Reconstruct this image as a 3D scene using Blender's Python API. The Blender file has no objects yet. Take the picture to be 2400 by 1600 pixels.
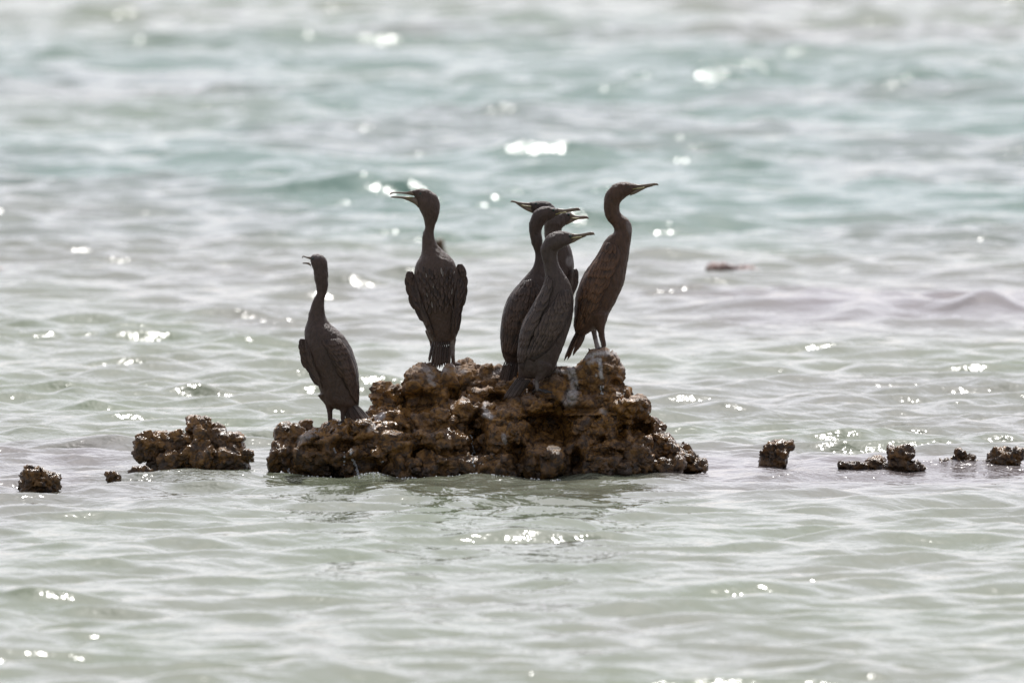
import bpy, bmesh, math, random
import numpy as np
from mathutils import Vector, Matrix

random.seed(11)
RNG = np.random.default_rng(11)
SC = bpy.context.scene
COL = SC.collection
R_ = math.radians

# ------------------------------------------------------------------ camera
CAM_D, CAM_H = 62.0, 2.90          # metres from the outcrop, height over the water
K = 36.0 / 2400.0 / 600.0          # tangent per photograph pixel
PITCH = math.atan(1560 * K)
cam_data = bpy.data.cameras.new('camera')
cam_data.lens = 600.0
cam_data.sensor_width = 36.0
cam_data.clip_start = 0.5
cam_data.clip_end = 30000.0
cam_data.dof.use_dof = True
cam_data.dof.focus_distance = 62.05
cam_data.dof.aperture_fstop = 6.8
cam_obj = bpy.data.objects.new('camera', cam_data)
COL.objects.link(cam_obj)
cam_obj.location = (0.0, -CAM_D, CAM_H)
cam_obj.rotation_euler = (math.pi / 2 - PITCH, 0, 0)
SC.camera = cam_obj

# ------------------------------------------------------------------ sky and sun
SUN_EL, SUN_AZ = R_(51.5), R_(9)     # high, in front of the camera and slightly to the right
world = bpy.data.worlds.new('World')
SC.world = world
world.use_nodes = True
wn, wl = world.node_tree.nodes, world.node_tree.links
wn.clear()
sky = wn.new('ShaderNodeTexSky')
sky.sky_type = 'NISHITA'
sky.sun_disc = False
sky.sun_elevation = SUN_EL
sky.sun_rotation = SUN_AZ
sky.air_density = 1.0
sky.dust_density = 1.8
sky.ozone_density = 1.0
hs = wn.new('ShaderNodeHueSaturation')
hs.inputs['Saturation'].default_value = 0.20
bgn = wn.new('ShaderNodeBackground')
bgn.inputs['Strength'].default_value = 0.128
wo = wn.new('ShaderNodeOutputWorld')
wl.new(sky.outputs[0], hs.inputs['Color'])
wb = wn.new('ShaderNodeMix')          # white balance of the hazy sky: a touch of lavender
wb.data_type = 'RGBA'
wb.blend_type = 'MULTIPLY'
wb.inputs[0].default_value = 1.0
wb.inputs[7].default_value = (1.0, 0.972, 1.022, 1)
wl.new(hs.outputs[0], wb.inputs[6])
wl.new(wb.outputs[2], bgn.inputs['Color'])
wl.new(bgn.outputs[0], wo.inputs['Surface'])
sun_data = bpy.data.lights.new('sun', 'SUN')
sun_data.energy = 3.5
sun_data.angle = R_(0.53)
sun_data.color = (1.0, 0.97, 0.93)
sun_obj = bpy.data.objects.new('sun', sun_data)
COL.objects.link(sun_obj)
sdir = Vector((math.sin(SUN_AZ) * math.cos(SUN_EL), math.cos(SUN_AZ) * math.cos(SUN_EL), math.sin(SUN_EL)))
sun_obj.rotation_euler = sdir.to_track_quat('Z', 'Y').to_euler()
sun_obj.location = sdir * 50

SC.view_settings.view_transform = 'Standard'
SC.view_settings.look = 'None'
SC.view_settings.exposure = 0.27
SC.view_settings.gamma = 1.0
SC.view_settings.use_curve_mapping = False
SC.cycles.use_denoising = True
SC.cycles.max_bounces = 6
SC.cycles.caustics_reflective = False
SC.cycles.caustics_refractive = False
SC.cycles.sample_clamp_direct = 16.0
SC.cycles.sample_clamp_indirect = 4.0

# ------------------------------------------------------------------ helpers
RIGHT = np.array([1.0, 0.0, 0.0])
FWD = np.array([0.0, math.cos(PITCH), -math.sin(PITCH)])
UP = np.array([0.0, math.sin(PITCH), math.cos(PITCH)])
CPOS = np.array([0.0, -CAM_D, CAM_H])


def ray(px, py):
    return FWD + RIGHT * ((px - 1200) * K) + UP * ((800 - py) * K)


def at(px, py, y):
    """world point seen at photograph pixel (px, py) that lies at depth y"""
    d = ray(px, py)
    return CPOS + d * ((y + CAM_D) / d[1])


def water_y(py):
    """depth of the still water line seen at row py"""
    d = ray(1200, py)
    return -CAM_D + d[1] * (CAM_H / -d[2])


def to_px(P):
    v = P - CPOS
    f = v @ FWD
    return 1200 + (v @ RIGHT) / f / K, 800 - (v @ UP) / f / K


MPP = CAM_D * K                    # metres per photograph pixel at the outcrop


def _hash(ix, iy, iz, seed):
    h = (ix * 374761393 + iy * 668265263 + iz * 2147483647 + seed * 974711) & 0xFFFFFFFF
    h = ((h ^ (h >> 13)) * 1274126177) & 0xFFFFFFFF
    h = ((h ^ (h >> 16)) * 2246822519) & 0xFFFFFFFF
    return ((h ^ (h >> 15)) & 0xFFFFFF) / float(0xFFFFFF)


def vnoise(P, seed=0):
    """value noise in 0..1 for an (n,3) array"""
    F = np.floor(P).astype(np.int64)
    f = P - F
    f = f * f * f * (f * (f * 6 - 15) + 10)
    out = 0
    for dx in (0, 1):
        wx = f[:, 0] if dx else 1 - f[:, 0]
        for dy in (0, 1):
            wy = f[:, 1] if dy else 1 - f[:, 1]
            for dz in (0, 1):
                wz = f[:, 2] if dz else 1 - f[:, 2]
                out = out + wx * wy * wz * _hash(F[:, 0] + dx, F[:, 1] + dy, F[:, 2] + dz, seed)
    return out


def fbm(P, seed, octaves=4, gain=0.5, ridged=False):
    out, amp, tot = 0, 1.0, 0.0
    Q = P.copy()
    for o in range(octaves):
        n = vnoise(Q, seed + o * 17)
        if ridged:
            n = 1 - np.abs(2 * n - 1)
        out = out + amp * n
        tot += amp
        amp *= gain
        Q = Q * 2.03 + 13.7
    return out / tot


def smooth01(x, a, b):
    t = np.clip((x - a) / (b - a), 0, 1)
    return t * t * (3 - 2 * t)


def mesh_from(name, V, F, mat=None, smooth=True):
    me = bpy.data.meshes.new(name)
    V = np.asarray(V, dtype=np.float32)
    if isinstance(F, np.ndarray):
        nf, k = F.shape
        me.vertices.add(len(V))
        me.vertices.foreach_set('co', V.ravel())
        me.loops.add(nf * k)
        me.loops.foreach_set('vertex_index', F.astype(np.int32).ravel())
        me.polygons.add(nf)
        me.polygons.foreach_set('loop_start', np.arange(0, nf * k, k, dtype=np.int32))
        me.update(calc_edges=True)
    else:
        me.from_pydata([tuple(v) for v in V], [], F)
        me.update()
    me.polygons.foreach_set('use_smooth', np.full(len(me.polygons), smooth))
    if mat:
        me.materials.append(mat)
    return me


def add_attr(me, name, vals):
    a = me.attributes.new(name, 'FLOAT', 'POINT')
    a.data.foreach_set('value', np.asarray(vals, dtype=np.float32))


def link(name, me, parent=None):
    o = bpy.data.objects.new(name, me)
    COL.objects.link(o)
    if parent is not None:
        o.parent = parent
        o.matrix_parent_inverse = parent.matrix_world.inverted()
    return o


def empty(name, loc):
    o = bpy.data.objects.new(name, None)
    COL.objects.link(o)
    o.location = loc
    o.matrix_world = Matrix.Translation(loc)
    o.empty_display_size = 0.1
    return o


def tag(o, label, cat, group=None):
    o['label'] = label
    o['category'] = cat
    if group:
        o['group'] = group


# ------------------------------------------------------------------ materials
class Mat:
    def __init__(self, name):
        self.m = bpy.data.materials.new(name)
        self.m.use_nodes = True
        self.nt = self.m.node_tree
        self.n, self.l = self.nt.nodes, self.nt.links
        self.n.clear()
        self.out = self.n.new('ShaderNodeOutputMaterial')
        self.p = self.n.new('ShaderNodeBsdfPrincipled')
        self.l.new(self.p.outputs[0], self.out.inputs['Surface'])
        self.tc = self.n.new('ShaderNodeTexCoord')

    def noise(self, scale, detail=4, rough=0.55, vec=None, dist=0.0):
        t = self.n.new('ShaderNodeTexNoise')
        t.inputs['Scale'].default_value = scale
        t.inputs['Detail'].default_value = detail
        t.inputs['Roughness'].default_value = rough
        t.inputs['Distortion'].default_value = dist
        self.l.new(vec if vec is not None else self.tc.outputs['Object'], t.inputs['Vector'])
        return t.outputs['Fac']

    def ramp(self, fac, stops):
        r = self.n.new('ShaderNodeValToRGB')
        e = r.color_ramp.elements
        while len(e) < len(stops):
            e.new(0.5)
        for el, (p, c) in zip(e, stops):
            el.position = p
            el.color = (c[0], c[1], c[2], 1) if not isinstance(c, (int, float)) else (c, c, c, 1)
        self.l.new(fac, r.inputs[0])
        return r.outputs[0]

    def mix(self, fac, a, b, mode='MIX'):
        x = self.n.new('ShaderNodeMix')
        x.data_type = 'RGBA'
        x.blend_type = mode
        for sock, v in ((x.inputs[0], fac), (x.inputs[6], a), (x.inputs[7], b)):
            if isinstance(v, (int, float)):
                sock.default_value = v
            elif isinstance(v, tuple):
                sock.default_value = (v[0], v[1], v[2], 1)
            else:
                self.l.new(v, sock)
        return x.outputs[2]

    def math(self, op, a, b=0.0, clamp=False):
        x = self.n.new('ShaderNodeMath')
        x.operation = op
        x.use_clamp = clamp
        for sock, v in ((x.inputs[0], a), (x.inputs[1], b)):
            if isinstance(v, (int, float)):
                sock.default_value = v
            else:
                self.l.new(v, sock)
        return x.outputs[0]

    def attr(self, name):
        a = self.n.new('ShaderNodeAttribute')
        a.attribute_name = name
        return a.outputs['Fac']

    def set(self, key, v):
        s = self.p.inputs[key]
        if isinstance(v, (int, float)):
            s.default_value = v
        elif isinstance(v, tuple):
            s.default_value = (v[0], v[1], v[2], 1)
        else:
            self.l.new(v, s)

    def bump(self, height, strength, dist):
        b = self.n.new('ShaderNodeBump')
        if isinstance(strength, (int, float)):
            b.inputs['Strength'].default_value = strength
        else:
            self.l.new(strength, b.inputs['Strength'])
        b.inputs['Distance'].default_value = dist
        self.l.new(height, b.inputs['Height'])
        self.l.new(b.outputs[0], self.p.inputs['Normal'])


def rock_material():
    M = Mat('reef_limestone')
    g = M.n.new('ShaderNodeNewGeometry')
    pos = g.outputs['Position']
    sep = M.n.new('ShaderNodeSeparateXYZ')
    M.l.new(pos, sep.inputs[0])
    big = M.noise(7, 5, 0.6, pos)
    med = M.noise(38, 6, 0.65, pos, 0.4)
    fine = M.noise(160, 4, 0.6, pos)
    base = M.ramp(med, [(0.30, (0.034, 0.020, 0.012)), (0.44, (0.115, 0.064, 0.028)), (0.56, (0.36, 0.178, 0.042)),
                        (0.74, (0.53, 0.300, 0.100))])
    base = M.mix(M.ramp(big, [(0.44, 0.0), (0.64, 0.6)]), base, (0.062, 0.037, 0.022))
    wet = M.n.new('ShaderNodeMapRange')          # tide band: soaked stone is darker
    wet.inputs['From Min'].default_value = 0.10
    wet.inputs['From Max'].default_value = 0.24
    wet.inputs['To Min'].default_value = 0.34
    wet.inputs['To Max'].default_value = 0.0
    M.l.new(M.math('ADD', sep.outputs['Z'], M.math('MULTIPLY', M.math('SUBTRACT', big, 0.5), 0.3)), wet.inputs['Value'])
    base = M.mix(wet.outputs[0], base, (0.024, 0.015, 0.010))
    tide = M.n.new('ShaderNodeMapRange')
    tide.inputs['From Min'].default_value = 0.02
    tide.inputs['From Max'].default_value = 0.085
    tide.inputs['To Min'].default_value = 0.5
    tide.inputs['To Max'].default_value = 0.0
    M.l.new(M.math('ADD', sep.outputs['Z'], M.math('MULTIPLY', M.math('SUBTRACT', med, 0.5), 0.08)), tide.inputs['Value'])
    base = M.mix(tide.outputs[0], base, (0.014, 0.011, 0.008))
    # dry crust: pale, high on the outcrop, patchy
    hi = M.math('ADD', sep.outputs['Z'], M.math('MULTIPLY', M.math('SUBTRACT', big, 0.5), 0.35))
    mr = M.n.new('ShaderNodeMapRange')
    mr.inputs['From Min'].default_value = 0.20
    mr.inputs['From Max'].default_value = 0.40
    M.l.new(hi, mr.inputs['Value'])
    dry = mr.outputs[0]
    crust = M.ramp(fine, [(0.35, (0.13, 0.080, 0.048)), (0.55, (0.30, 0.21, 0.15)), (0.75, (0.45, 0.36, 0.29))])
    up = M.n.new('ShaderNodeSeparateXYZ')
    M.l.new(g.outputs['Normal'], up.inputs[0])
    upf = M.ramp(up.outputs['Z'], [(0.35, 0.12), (0.7, 0.85)])
    col = M.mix(M.math('MULTIPLY', dry, upf), base, crust)
    gu = M.attr('guano_and_lit')
    gum = M.math('MULTIPLY', gu, M.ramp(fine, [(0.36, 0.4), (0.5, 1.0)]))
    col = M.mix(gum, col, (0.56, 0.55, 0.56))
    M.set('Base Color', col)
    rough = M.ramp(M.math('ADD', dry, M.math('MULTIPLY', fine, 0.5)), [(0.2, 0.20), (0.5, 0.34), (0.95, 0.8)])
    M.set('Roughness', rough)
    M.set('Specular IOR Level', 0.5)
    h = M.math('ADD', M.math('MULTIPLY', med, 1.0), M.math('MULTIPLY', fine, 0.35))
    M.bump(h, 0.9, 0.012)
    return M.m


def water_material():
    M = Mat('sea_water')
    g = M.n.new('ShaderNodeNewGeometry')
    pos = g.outputs['Position']
    mp = M.n.new('ShaderNodeMapping')
    mp.inputs['Scale'].default_value = (1.0, 0.35, 1.0)
    M.l.new(pos, mp.inputs[0])
    n1 = M.noise(1.1, 3, 0.5, mp.outputs[0])
    sand = M.mix(M.ramp(n1, [(0.35, 0.0), (0.65, 1.0)]), (0.136, 0.174, 0.098), (0.168, 0.188, 0.132))
    deep = M.attr('deep')
    sand = M.mix(deep, sand, (0.078, 0.165, 0.128))
    reef = M.attr('reef')
    col = M.mix(reef, sand, (0.140, 0.122, 0.120))
    M.set('Base Color', col)
    M.set('Roughness', M.math('ADD', M.math('MULTIPLY', M.attr('chop'), 0.06), 0.06))
    M.set('IOR', 1.333)
    mp2 = M.n.new('ShaderNodeMapping')
    mp2.inputs['Scale'].default_value = (1.0, 0.8, 1.0)
    M.l.new(pos, mp2.inputs[0])
    r1 = M.noise(16, 2, 0.5, mp2.outputs[0], 0.3)
    r2 = M.noise(38, 2, 0.5, mp2.outputs[0], 0.3)
    h = M.math('ADD', r1, M.math('MULTIPLY', M.math('MULTIPLY', r2, 0.5), M.math('ADD', M.attr('chop'), 0.25)))
    M.bump(h, M.math('ADD', M.math('MULTIPLY', M.attr('chop'), 0.85), 0.33, True), 0.02)
    return M.m


def plumage_material(name, dark, light, fringe=False):
    M = Mat(name)
    mp = M.n.new('ShaderNodeMapping')
    mp.inputs['Scale'].default_value = (1.6, 1.6, 0.7)
    g = M.n.new('ShaderNodeNewGeometry')
    M.l.new(g.outputs['Position'], mp.inputs[0])
    n = M.noise(60, 4, 0.6, mp.outputs[0])
    n2 = M.noise(220, 3, 0.6, mp.outputs[0])
    oi = M.n.new('ShaderNodeObjectInfo')
    f = M.math('ADD', M.math('MULTIPLY', M.math('ADD', M.math('MULTIPLY', n, 0.6), M.math('MULTIPLY', n2, 0.4)), 0.7), M.math('MULTIPLY', oi.outputs['Random'], 0.30))
    col = M.ramp(f, [(0.34, dark), (0.72, light)])
    if fringe:                                   # worn pale edge and tip, dark shaft
        sp = M.n.new('ShaderNodeSeparateXYZ')
        M.l.new(M.tc.outputs['Object'], sp.inputs[0])
        ay = M.math('ABSOLUTE', sp.outputs['Y'])
        tipf = M.ramp(sp.outputs['X'], [(0.55, 0.0), (0.98, 0.9)])
        edge = M.ramp(ay, [(0.10, 0.0), (0.22, 0.5)])
        col = M.mix(M.math('MAXIMUM', tipf, edge), col, tuple(min(1.0, c * 1.35) for c in light))
        col = M.mix(M.ramp(ay, [(0.0, 0.7), (0.03, 0.0)]), col, tuple(c * 0.6 for c in dark))
    dust_and_lit = M.attr('guano_and_lit')
    col = M.mix(dust_and_lit, col, (0.33, 0.31, 0.31))  # dusty legs, plus sunlit patches painted on the body
    M.set('Base Color', col)
    M.set('Roughness', 0.46)
    M.set('Specular IOR Level', 0.45)
    M.set('Sheen Weight', 0.08)
    M.set('Sheen Roughness', 0.4)
    M.set('Sheen Tint', (0.8, 0.72, 0.66))
    M.bump(M.math('ADD', n, M.math('MULTIPLY', n2, 0.5)), 0.8, 0.007)
    return M.m


def plain(name, col, rough=0.5, var=0.25, scale=90, spec=0.5, bump=0.2):
    M = Mat(name)
    g = M.n.new('ShaderNodeNewGeometry')
    n = M.noise(scale, 4, 0.6, g.outputs['Position'])
    lo = tuple(c * (1 - var) for c in col)
    hi = tuple(c * (1 + var) for c in col)
    M.set('Base Color', M.ramp(n, [(0.3, lo), (0.7, hi)]))
    M.set('Roughness', rough)
    M.set('Specular IOR Level', spec)
    M.bump(n, bump, 0.003)
    return M.m


ROCK = rock_material()
WATER = water_material()
TONES = {
    'brown': ('dark_brown', (0.022, 0.0122, 0.0090), (0.102, 0.062, 0.045)),
    'grey': ('grey_brown', (0.026, 0.0165, 0.0135), (0.108, 0.075, 0.060)),
    'pale': ('pale_gloss', (0.11, 0.092, 0.082), (0.30, 0.262, 0.238)),  # pale feathers, their glossy highlights put into the colour
    'rufous': ('rufous_brown', (0.032, 0.0150, 0.0085), (0.150, 0.073, 0.037)),
}
PLUM = {k: plumage_material(n + '_plumage', d_, l_) for k, (n, d_, l_) in TONES.items()}
VANE = {k: plumage_material(n + '_feather', d_, l_, True) for k, (n, d_, l_) in TONES.items()}
BILL = plain('horn_bill', (0.165, 0.122, 0.088), 0.35)
BILL_PALE = plain('pale_gape_skin', (0.27, 0.24, 0.095), 0.4)
EYE = plain('eye_green', (0.02, 0.045, 0.035), 0.08, 0.1)
FOOT = plain('dark_webbed_foot', (0.035, 0.031, 0.031), 0.4)
FOOT_PALE = plain('pale_dusty_foot', (0.24, 0.22, 0.22), 0.5)
RED_ROCK = plain('reddish_awash_rock', (0.23, 0.135, 0.115), 0.5, 0.35, 12)
DROP = Mat('water_drop')
DROP.set('Base Color', (0.9, 0.93, 0.95))
DROP.set('Roughness', 0.06)
DROP.set('IOR', 1.333)
DROP.set('Transmission Weight', 0.6)

# ------------------------------------------------------------------ rocks (data first: the water needs their places)
# px, py, half width, half height (photograph pixels), depth y, depth factor
OUTCROP = [
    (703, 1030, 46, 36, -0.02, 1.0), (676, 1066, 38, 32, -0.06, 1.0), (772, 1022, 46, 26, 0.00, 1.3),
    (752, 1068, 70, 48, -0.10, 1.0), (828, 1034, 50, 40, -0.05, 1.1), (838, 1084, 62, 36, -0.12, 1.0),
    (908, 1056, 84, 60, -0.06, 0.9), (918, 1000, 52, 26, 0.02, 1.2), (1044, 1041, 58, 32, -0.10, 1.1),
    (1048, 1090, 66, 34, -0.16, 1.0), (1025, 988, 66, 36, 0.03, 1.2), (918, 974, 56, 26, 0.14, 1.3),
    (909, 928, 36, 26, 0.16, 1.0), (1004, 910, 58, 46, 0.14, 1.1), (1078, 902, 50, 46, 0.22, 1.2),
    (1096, 966, 40, 32, 0.02, 1.1), (1136, 900, 58, 38, 0.22, 1.2), (1170, 982, 60, 38, -0.04, 1.1),
    (1184, 1032, 52, 40, -0.12, 1.0), (1264, 1076, 62, 42, -0.18, 1.0), (1160, 1092, 54, 32, -0.20, 1.0),
    (1290, 1012, 84, 62, 0.04, 0.8), (1252, 960, 40, 22, -0.02, 1.1), (1316, 916, 62, 44, 0.10, 1.1),
    (1408, 892, 55, 66, 0.06, 0.95), (1398, 960, 78, 30, -0.01, 1.0), (1472, 978, 44, 38, 0.02, 1.1),
    (1470, 950, 46, 15, -0.02, 2.2), (1377, 1022, 40, 40, -0.08, 1.0), (1430, 1000, 32, 34, -0.06, 1.0),
    (1462, 1044, 56, 34, -0.08, 1.0), (1360, 1052, 40, 34, -0.12, 1.0), (1408, 1092, 60, 34, -0.18, 1.0),
    (1488, 1086, 46, 36, -0.12, 1.0), (1535, 1046, 40, 32, 0.04, 1.2), (1566, 1097, 32, 20, -0.12, 1.2),
    (1590, 1076, 38, 24, 0.02, 1.3), (1626, 1090, 28, 14, 0.02, 1.4), (1338, 1098, 34, 30, -0.14, 1.0), (1518, 1014, 34, 30, 0.06, 1.1), (1560, 1058, 34, 24, 0.02, 1.2), (1210, 930, 50, 36, 0.12, 1.2),
    (1250, 888, 46, 26, 0.34, 1.4), (960, 1100, 50, 26, -0.14, 1.0), (720, 1100, 46, 24, -0.08, 0.9),
    (1120, 1040, 46, 46, 0.00, 1.0), (980, 1040, 60, 50, 0.04, 1.2), (1220, 1000, 60, 50, 0.06, 1.0),
    (1140, 940, 40, 30, 0.10, 1.0), (1346, 890, 26, 28, 0.16, 1.0),
]
CLUSTER = [
    (330, 1058, 20, 16, -0.01, 1.0), (466, 990, 16, 14, 0.05, 1.0), (515, 1048, 22, 22, 0.0, 1.0), (566, 1066, 24, 18, 0.0, 1.0), (384, 1044, 22, 20, -0.02, 1.0),
    (351, 1050, 32, 34, 0.0, 1.0), (408, 1031, 50, 22, 0.02, 1.2), (473, 1001, 38, 22, 0.04, 1.0),
    (484, 1040, 38, 42, 0.03, 1.0), (402, 1078, 32, 24, -0.06, 1.0), (446, 1068, 48, 28, -0.03, 1.0),
    (533, 1031, 34, 20, 0.02, 1.1), (539, 1072, 52, 36, 0.0, 1.0), (540, 1108, 30, 12, -0.03, 1.2),
    (375, 1085, 26, 22, -0.02, 1.0), (470, 1092, 60, 22, 0.0, 1.0),
]
# each separate little rock: label, list of lumps, water line row
SINGLES = [
    ('squat notched brown rock standing alone at far left of the reef line', [(92, 1132, 42, 32, 1.0), (78, 1118, 24, 24, 1.0), (112, 1128, 26, 28, 1.0)], 1152),
    ('tiny pointed dark rock tip left of the jagged low rock cluster', [(264, 1120, 17, 13, 1.0), (268, 1112, 8, 10, 1.0)], 1130),
    ('small dark wedge of rock at left foot of the jagged low cluster', [(332, 1110, 28, 17, 1.2), (345, 1116, 26, 12, 1.2)], 1122),
    ('blocky rock with a hollow orange top right of the main outcrop', [(1820, 1066, 37, 28, 1.0), (1832, 1048, 28, 16, 1.0), (1806, 1050, 18, 14, 1.0)], 1091),
    ('flat weedy rock strip lying low beside the peaked brown rock', [(2004, 1094, 32, 11, 1.6), (2055, 1086, 27, 17, 1.4), (2030, 1095, 26, 11, 1.5)], 1100),
    ('peaked brown rock rising between the flat strip and a glittering riffle', [(2108, 1074, 32, 30, 1.0), (2112, 1094, 42, 16, 1.2), (2130, 1062, 12, 12, 1.0), (2150, 1096, 18, 8, 1.2)], 1103),
    ('small two-humped dark rock next to the square one at right edge', [(2256, 1084, 30, 18, 1.1), (2254, 1064, 18, 13, 1.0), (2296, 1087, 20, 11, 1.4), (2216, 1088, 20, 13, 1.4), (2186, 1092, 18, 11, 1.4), (2164, 1095, 16, 9, 1.4)], 1095),
    ('square flat-topped dark rock at the right edge of the photo', [(2356, 1076, 38, 24, 1.0), (2334, 1060, 12, 12, 1.0), (2384, 1064, 18, 14, 1.0), (2316, 1087, 20, 13, 1.3)], 1095),
    ('blurred reddish rock lying flat in open water beyond the birds', [(1696, 630, 34, 9, 1.5), (1672, 629, 18, 8, 1.5), (1748, 633, 30, 6.5, 2.0)], 637),
    ('blurred brown rock half hidden behind the gaping bird seen from behind', [(1032, 586, 14, 24, 1.0), (1020, 600, 16, 16, 1.0)], 606),
    ('blurred brown rock cut by the left edge in mid distance', [(-10, 634, 18, 8, 1.5)], 638),
]

# ------------------------------------------------------------------ water
ROWS_FINE = []
d = 46.0
while d < 172.0:
    ROWS_FINE.append(d)
    d += 0.030 * (d / 62.0) ** 1.5
near = [-400, -200, -100, -50, -20, 0, 8, 14, 20, 25, 29, 33, 36, 38.5, 40.5, 42, 43.2, 44.2, 45, 45.6]
far = []
dd, step = d, 0.16
while dd < 12000:
    far.append(dd)
    step *= 1.16
    dd += step
DIST = np.array(near + ROWS_FINE + far)
core = np.arange(-2.25, 2.2501, 0.018)
outer, s, ds = [], 2.25, 0.018
while s < 3000:
    ds *= 1.24
    s += ds
    outer.append(s)
outer = np.array(outer)
SX = np.concatenate([-outer[::-1], core, outer])
nr, nc = len(DIST), len(SX)
DD, SS = np.meshgrid(DIST, SX, indexing='ij')
X = SS * np.maximum(DD, 25.0) / 62.0
Y = DD - CAM_D
dY = np.gradient(DIST)[:, None] * np.ones((1, nc))
dX = np.gradient(SX)[None, :] * np.maximum(DD, 25.0) / 62.0
X, Y, dX, dY, DDf = (a.ravel() for a in (X, Y, dX, dY, DD))
P2 = np.stack([X, Y, np.zeros_like(X)], 1)

gust = fbm(P2 * np.array([0.55, 0.22, 1]), 5, 3)          # patches of rougher and calmer water
gust = 0.72 + 0.56 * smooth01(gust, 0.3, 0.7)
group = fbm(P2 * np.array([1.1, 0.8, 1]), 71, 2)
group = 0.55 + 0.9 * smooth01(group, 0.25, 0.75)
deep = smooth01(DDf, 72, 100) * (1 - 0.7 * smooth01(DDf, 112, 150)) * (0.45 + 0.75 * smooth01(fbm(P2 * np.array([0.3, 0.10, 1]), 61, 2), 0.3, 0.65))
deep = np.clip(deep, 0, 1)

# reef flats: bands of submerged rock under the rock line and farther out
def band(c, w):
    return np.exp(-((DDf - c) / w) ** 2)

rn = fbm(P2 * np.array([0.9, 0.30, 1]), 31, 4)
rn2 = fbm(P2 * np.array([0.35, 0.16, 1]), 44, 3)
reef = band(62 + 0.4, 1.9) * (0.35 + 0.75 * smooth01(rn, 0.35, 0.6))
y_far = CAM_D + water_y(725)
reef = reef + band(y_far, 2.6) * smooth01(X, 0.2, 1.6) * smooth01(rn, 0.25, 0.45) * 1.0
reef = reef + 0.38 * smooth01(rn2, 0.53, 0.68)
reef = np.clip(reef, 0, 1)

Z = np.zeros_like(X)
GX = np.zeros_like(X)
GY = np.zeros_like(X)
NW = 150
lam = np.exp(np.clip(RNG.normal(math.log(0.34), 0.58, NW), math.log(0.10), math.log(2.0)))
th = RNG.normal(0, R_(38), NW) + R_(8)
ph = RNG.uniform(0, 2 * math.pi, NW)
SLOPE = 0.178 * math.sqrt(2.0 / NW)
for i in range(NW):
    k = 2 * math.pi / lam[i]
    kx, ky = k * math.sin(th[i]), -k * math.cos(th[i])
    amp = SLOPE / k * RNG.uniform(0.5, 1.35)
    fade = (1 - smooth01(np.abs(ky) * dY, 1.5, 2.8)) * (1 - smooth01(np.abs(kx) * dX, 1.5, 2.8))
    mod = gust if lam[i] < 0.6 else group
    a = amp * fade * mod
    arg = kx * X + ky * Y + ph[i]
    sn, cs = np.sin(arg), np.cos(arg)
    Z += a * cs
    GX -= a * sn * (kx / k)
    GY -= a * sn * (ky / k)
lee = 1 - 0.25 * np.exp(-((X - 0.0) / 1.6) ** 2 - ((Y + 0.3) / 0.9) ** 2) - 0.4 * band(62.3, 0.9)
Z, GX, GY = Z * lee, GX * lee, GY * lee
# short-crested seas over the deeper water
for i in range(34):
    k = 2 * math.pi / math.exp(RNG.uniform(math.log(0.9), math.log(2.6)))
    ang = RNG.normal(0, R_(40))
    kx, ky = k * math.sin(ang), -k * math.cos(ang)
    a = 0.092 * math.sqrt(2 / 34) / k * smooth01(DDf, 72, 100) * (1 - smooth01(np.abs(ky) * dY, 1.5, 2.8)) * (1 - smooth01(np.abs(kx) * dX, 1.5, 2.8)) * group
    arg = kx * X + ky * Y + RNG.uniform(0, 6.28)
    Z += a * np.cos(arg)
    GX -= a * np.sin(arg) * kx / k
    GY -= a * np.sin(arg) * ky / k
# longer swell over the deeper water behind
for lamb, ang, amp in ((3.6, 10, 0.020), (5.2, -14, 0.030), (2.7, 25, 0.011)):
    k = 2 * math.pi / lamb
    kx, ky = k * math.sin(R_(ang)), -k * math.cos(R_(ang))
    fade = (1 - smooth01(np.abs(ky) * dY, 1.0, 2.2)) * (1 - smooth01(np.abs(kx) * dX, 1.0, 2.2))
    a = amp * fade * smooth01(DDf, 66, 105) * (0.5 + group * 0.6)
    arg = kx * X + ky * Y + RNG.uniform(0, 6.28)
    Z += a * np.cos(arg)
    GX -= a * np.sin(arg) * kx / k
    GY -= a * np.sin(arg) * ky / k

# water heaped over hidden stones and lapping round the rocks
chop = 0.25 * smooth01(gust, 0.9, 1.6)
MOUNDS = [(470, 1128, 0.17, 0.26, 0.045), (1830, 1118, 0.14, 0.3, 0.018), (2230, 1094, 0.16, 0.2, 0.006),
          (560, 1112, 0.14, 0.25, 0.015), (1180, 1128, 0.20, 0.2, 0.012)]
SWELLS = [(1900, 722, 0.20, 0.45, 0.075), (2125, 728, 0.22, 0.42, 0.095), (2310, 734, 0.16, 0.42, 0.085), (1560, 722, 0.18, 0.4, 0.05),
          (1760, 730, 0.24, 0.5, 0.055), (2010, 738, 0.14, 0.4, 0.05)]      # water bulging over the farther reef
for (px, py, wx, wy, hgt) in MOUNDS:
    y0 = water_y(py)
    c = at(px, py, y0)
    m = np.exp(-((X - c[0]) / wx) ** 2 - ((Y - y0) / wy) ** 2)
    Z += hgt * m
    chop = np.maximum(chop, m)
for (px, py, wx, wy, hgt) in SWELLS:
    y0 = water_y(py)
    c = at(px, py, y0)
    Z += hgt * np.exp(-((X - c[0]) / wx) ** 2 - ((Y - y0) / wy) ** 2)
foot = [(p[0], p[2], -0.12, 1118) for p in OUTCROP if p[1] + p[3] > 1085] + \
       [(p[0], p[2], 0.0, 1115) for p in CLUSTER if p[1] + p[3] > 1085]
for (px, hw, yy, _) in foot:
    cx = (px - 1200) * MPP
    m = np.exp(-((X - cx) / (hw * MPP * 1.3)) ** 2 - ((Y - yy + 0.05) / 0.34) ** 2)
    chop = np.maximum(chop, m)
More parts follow.
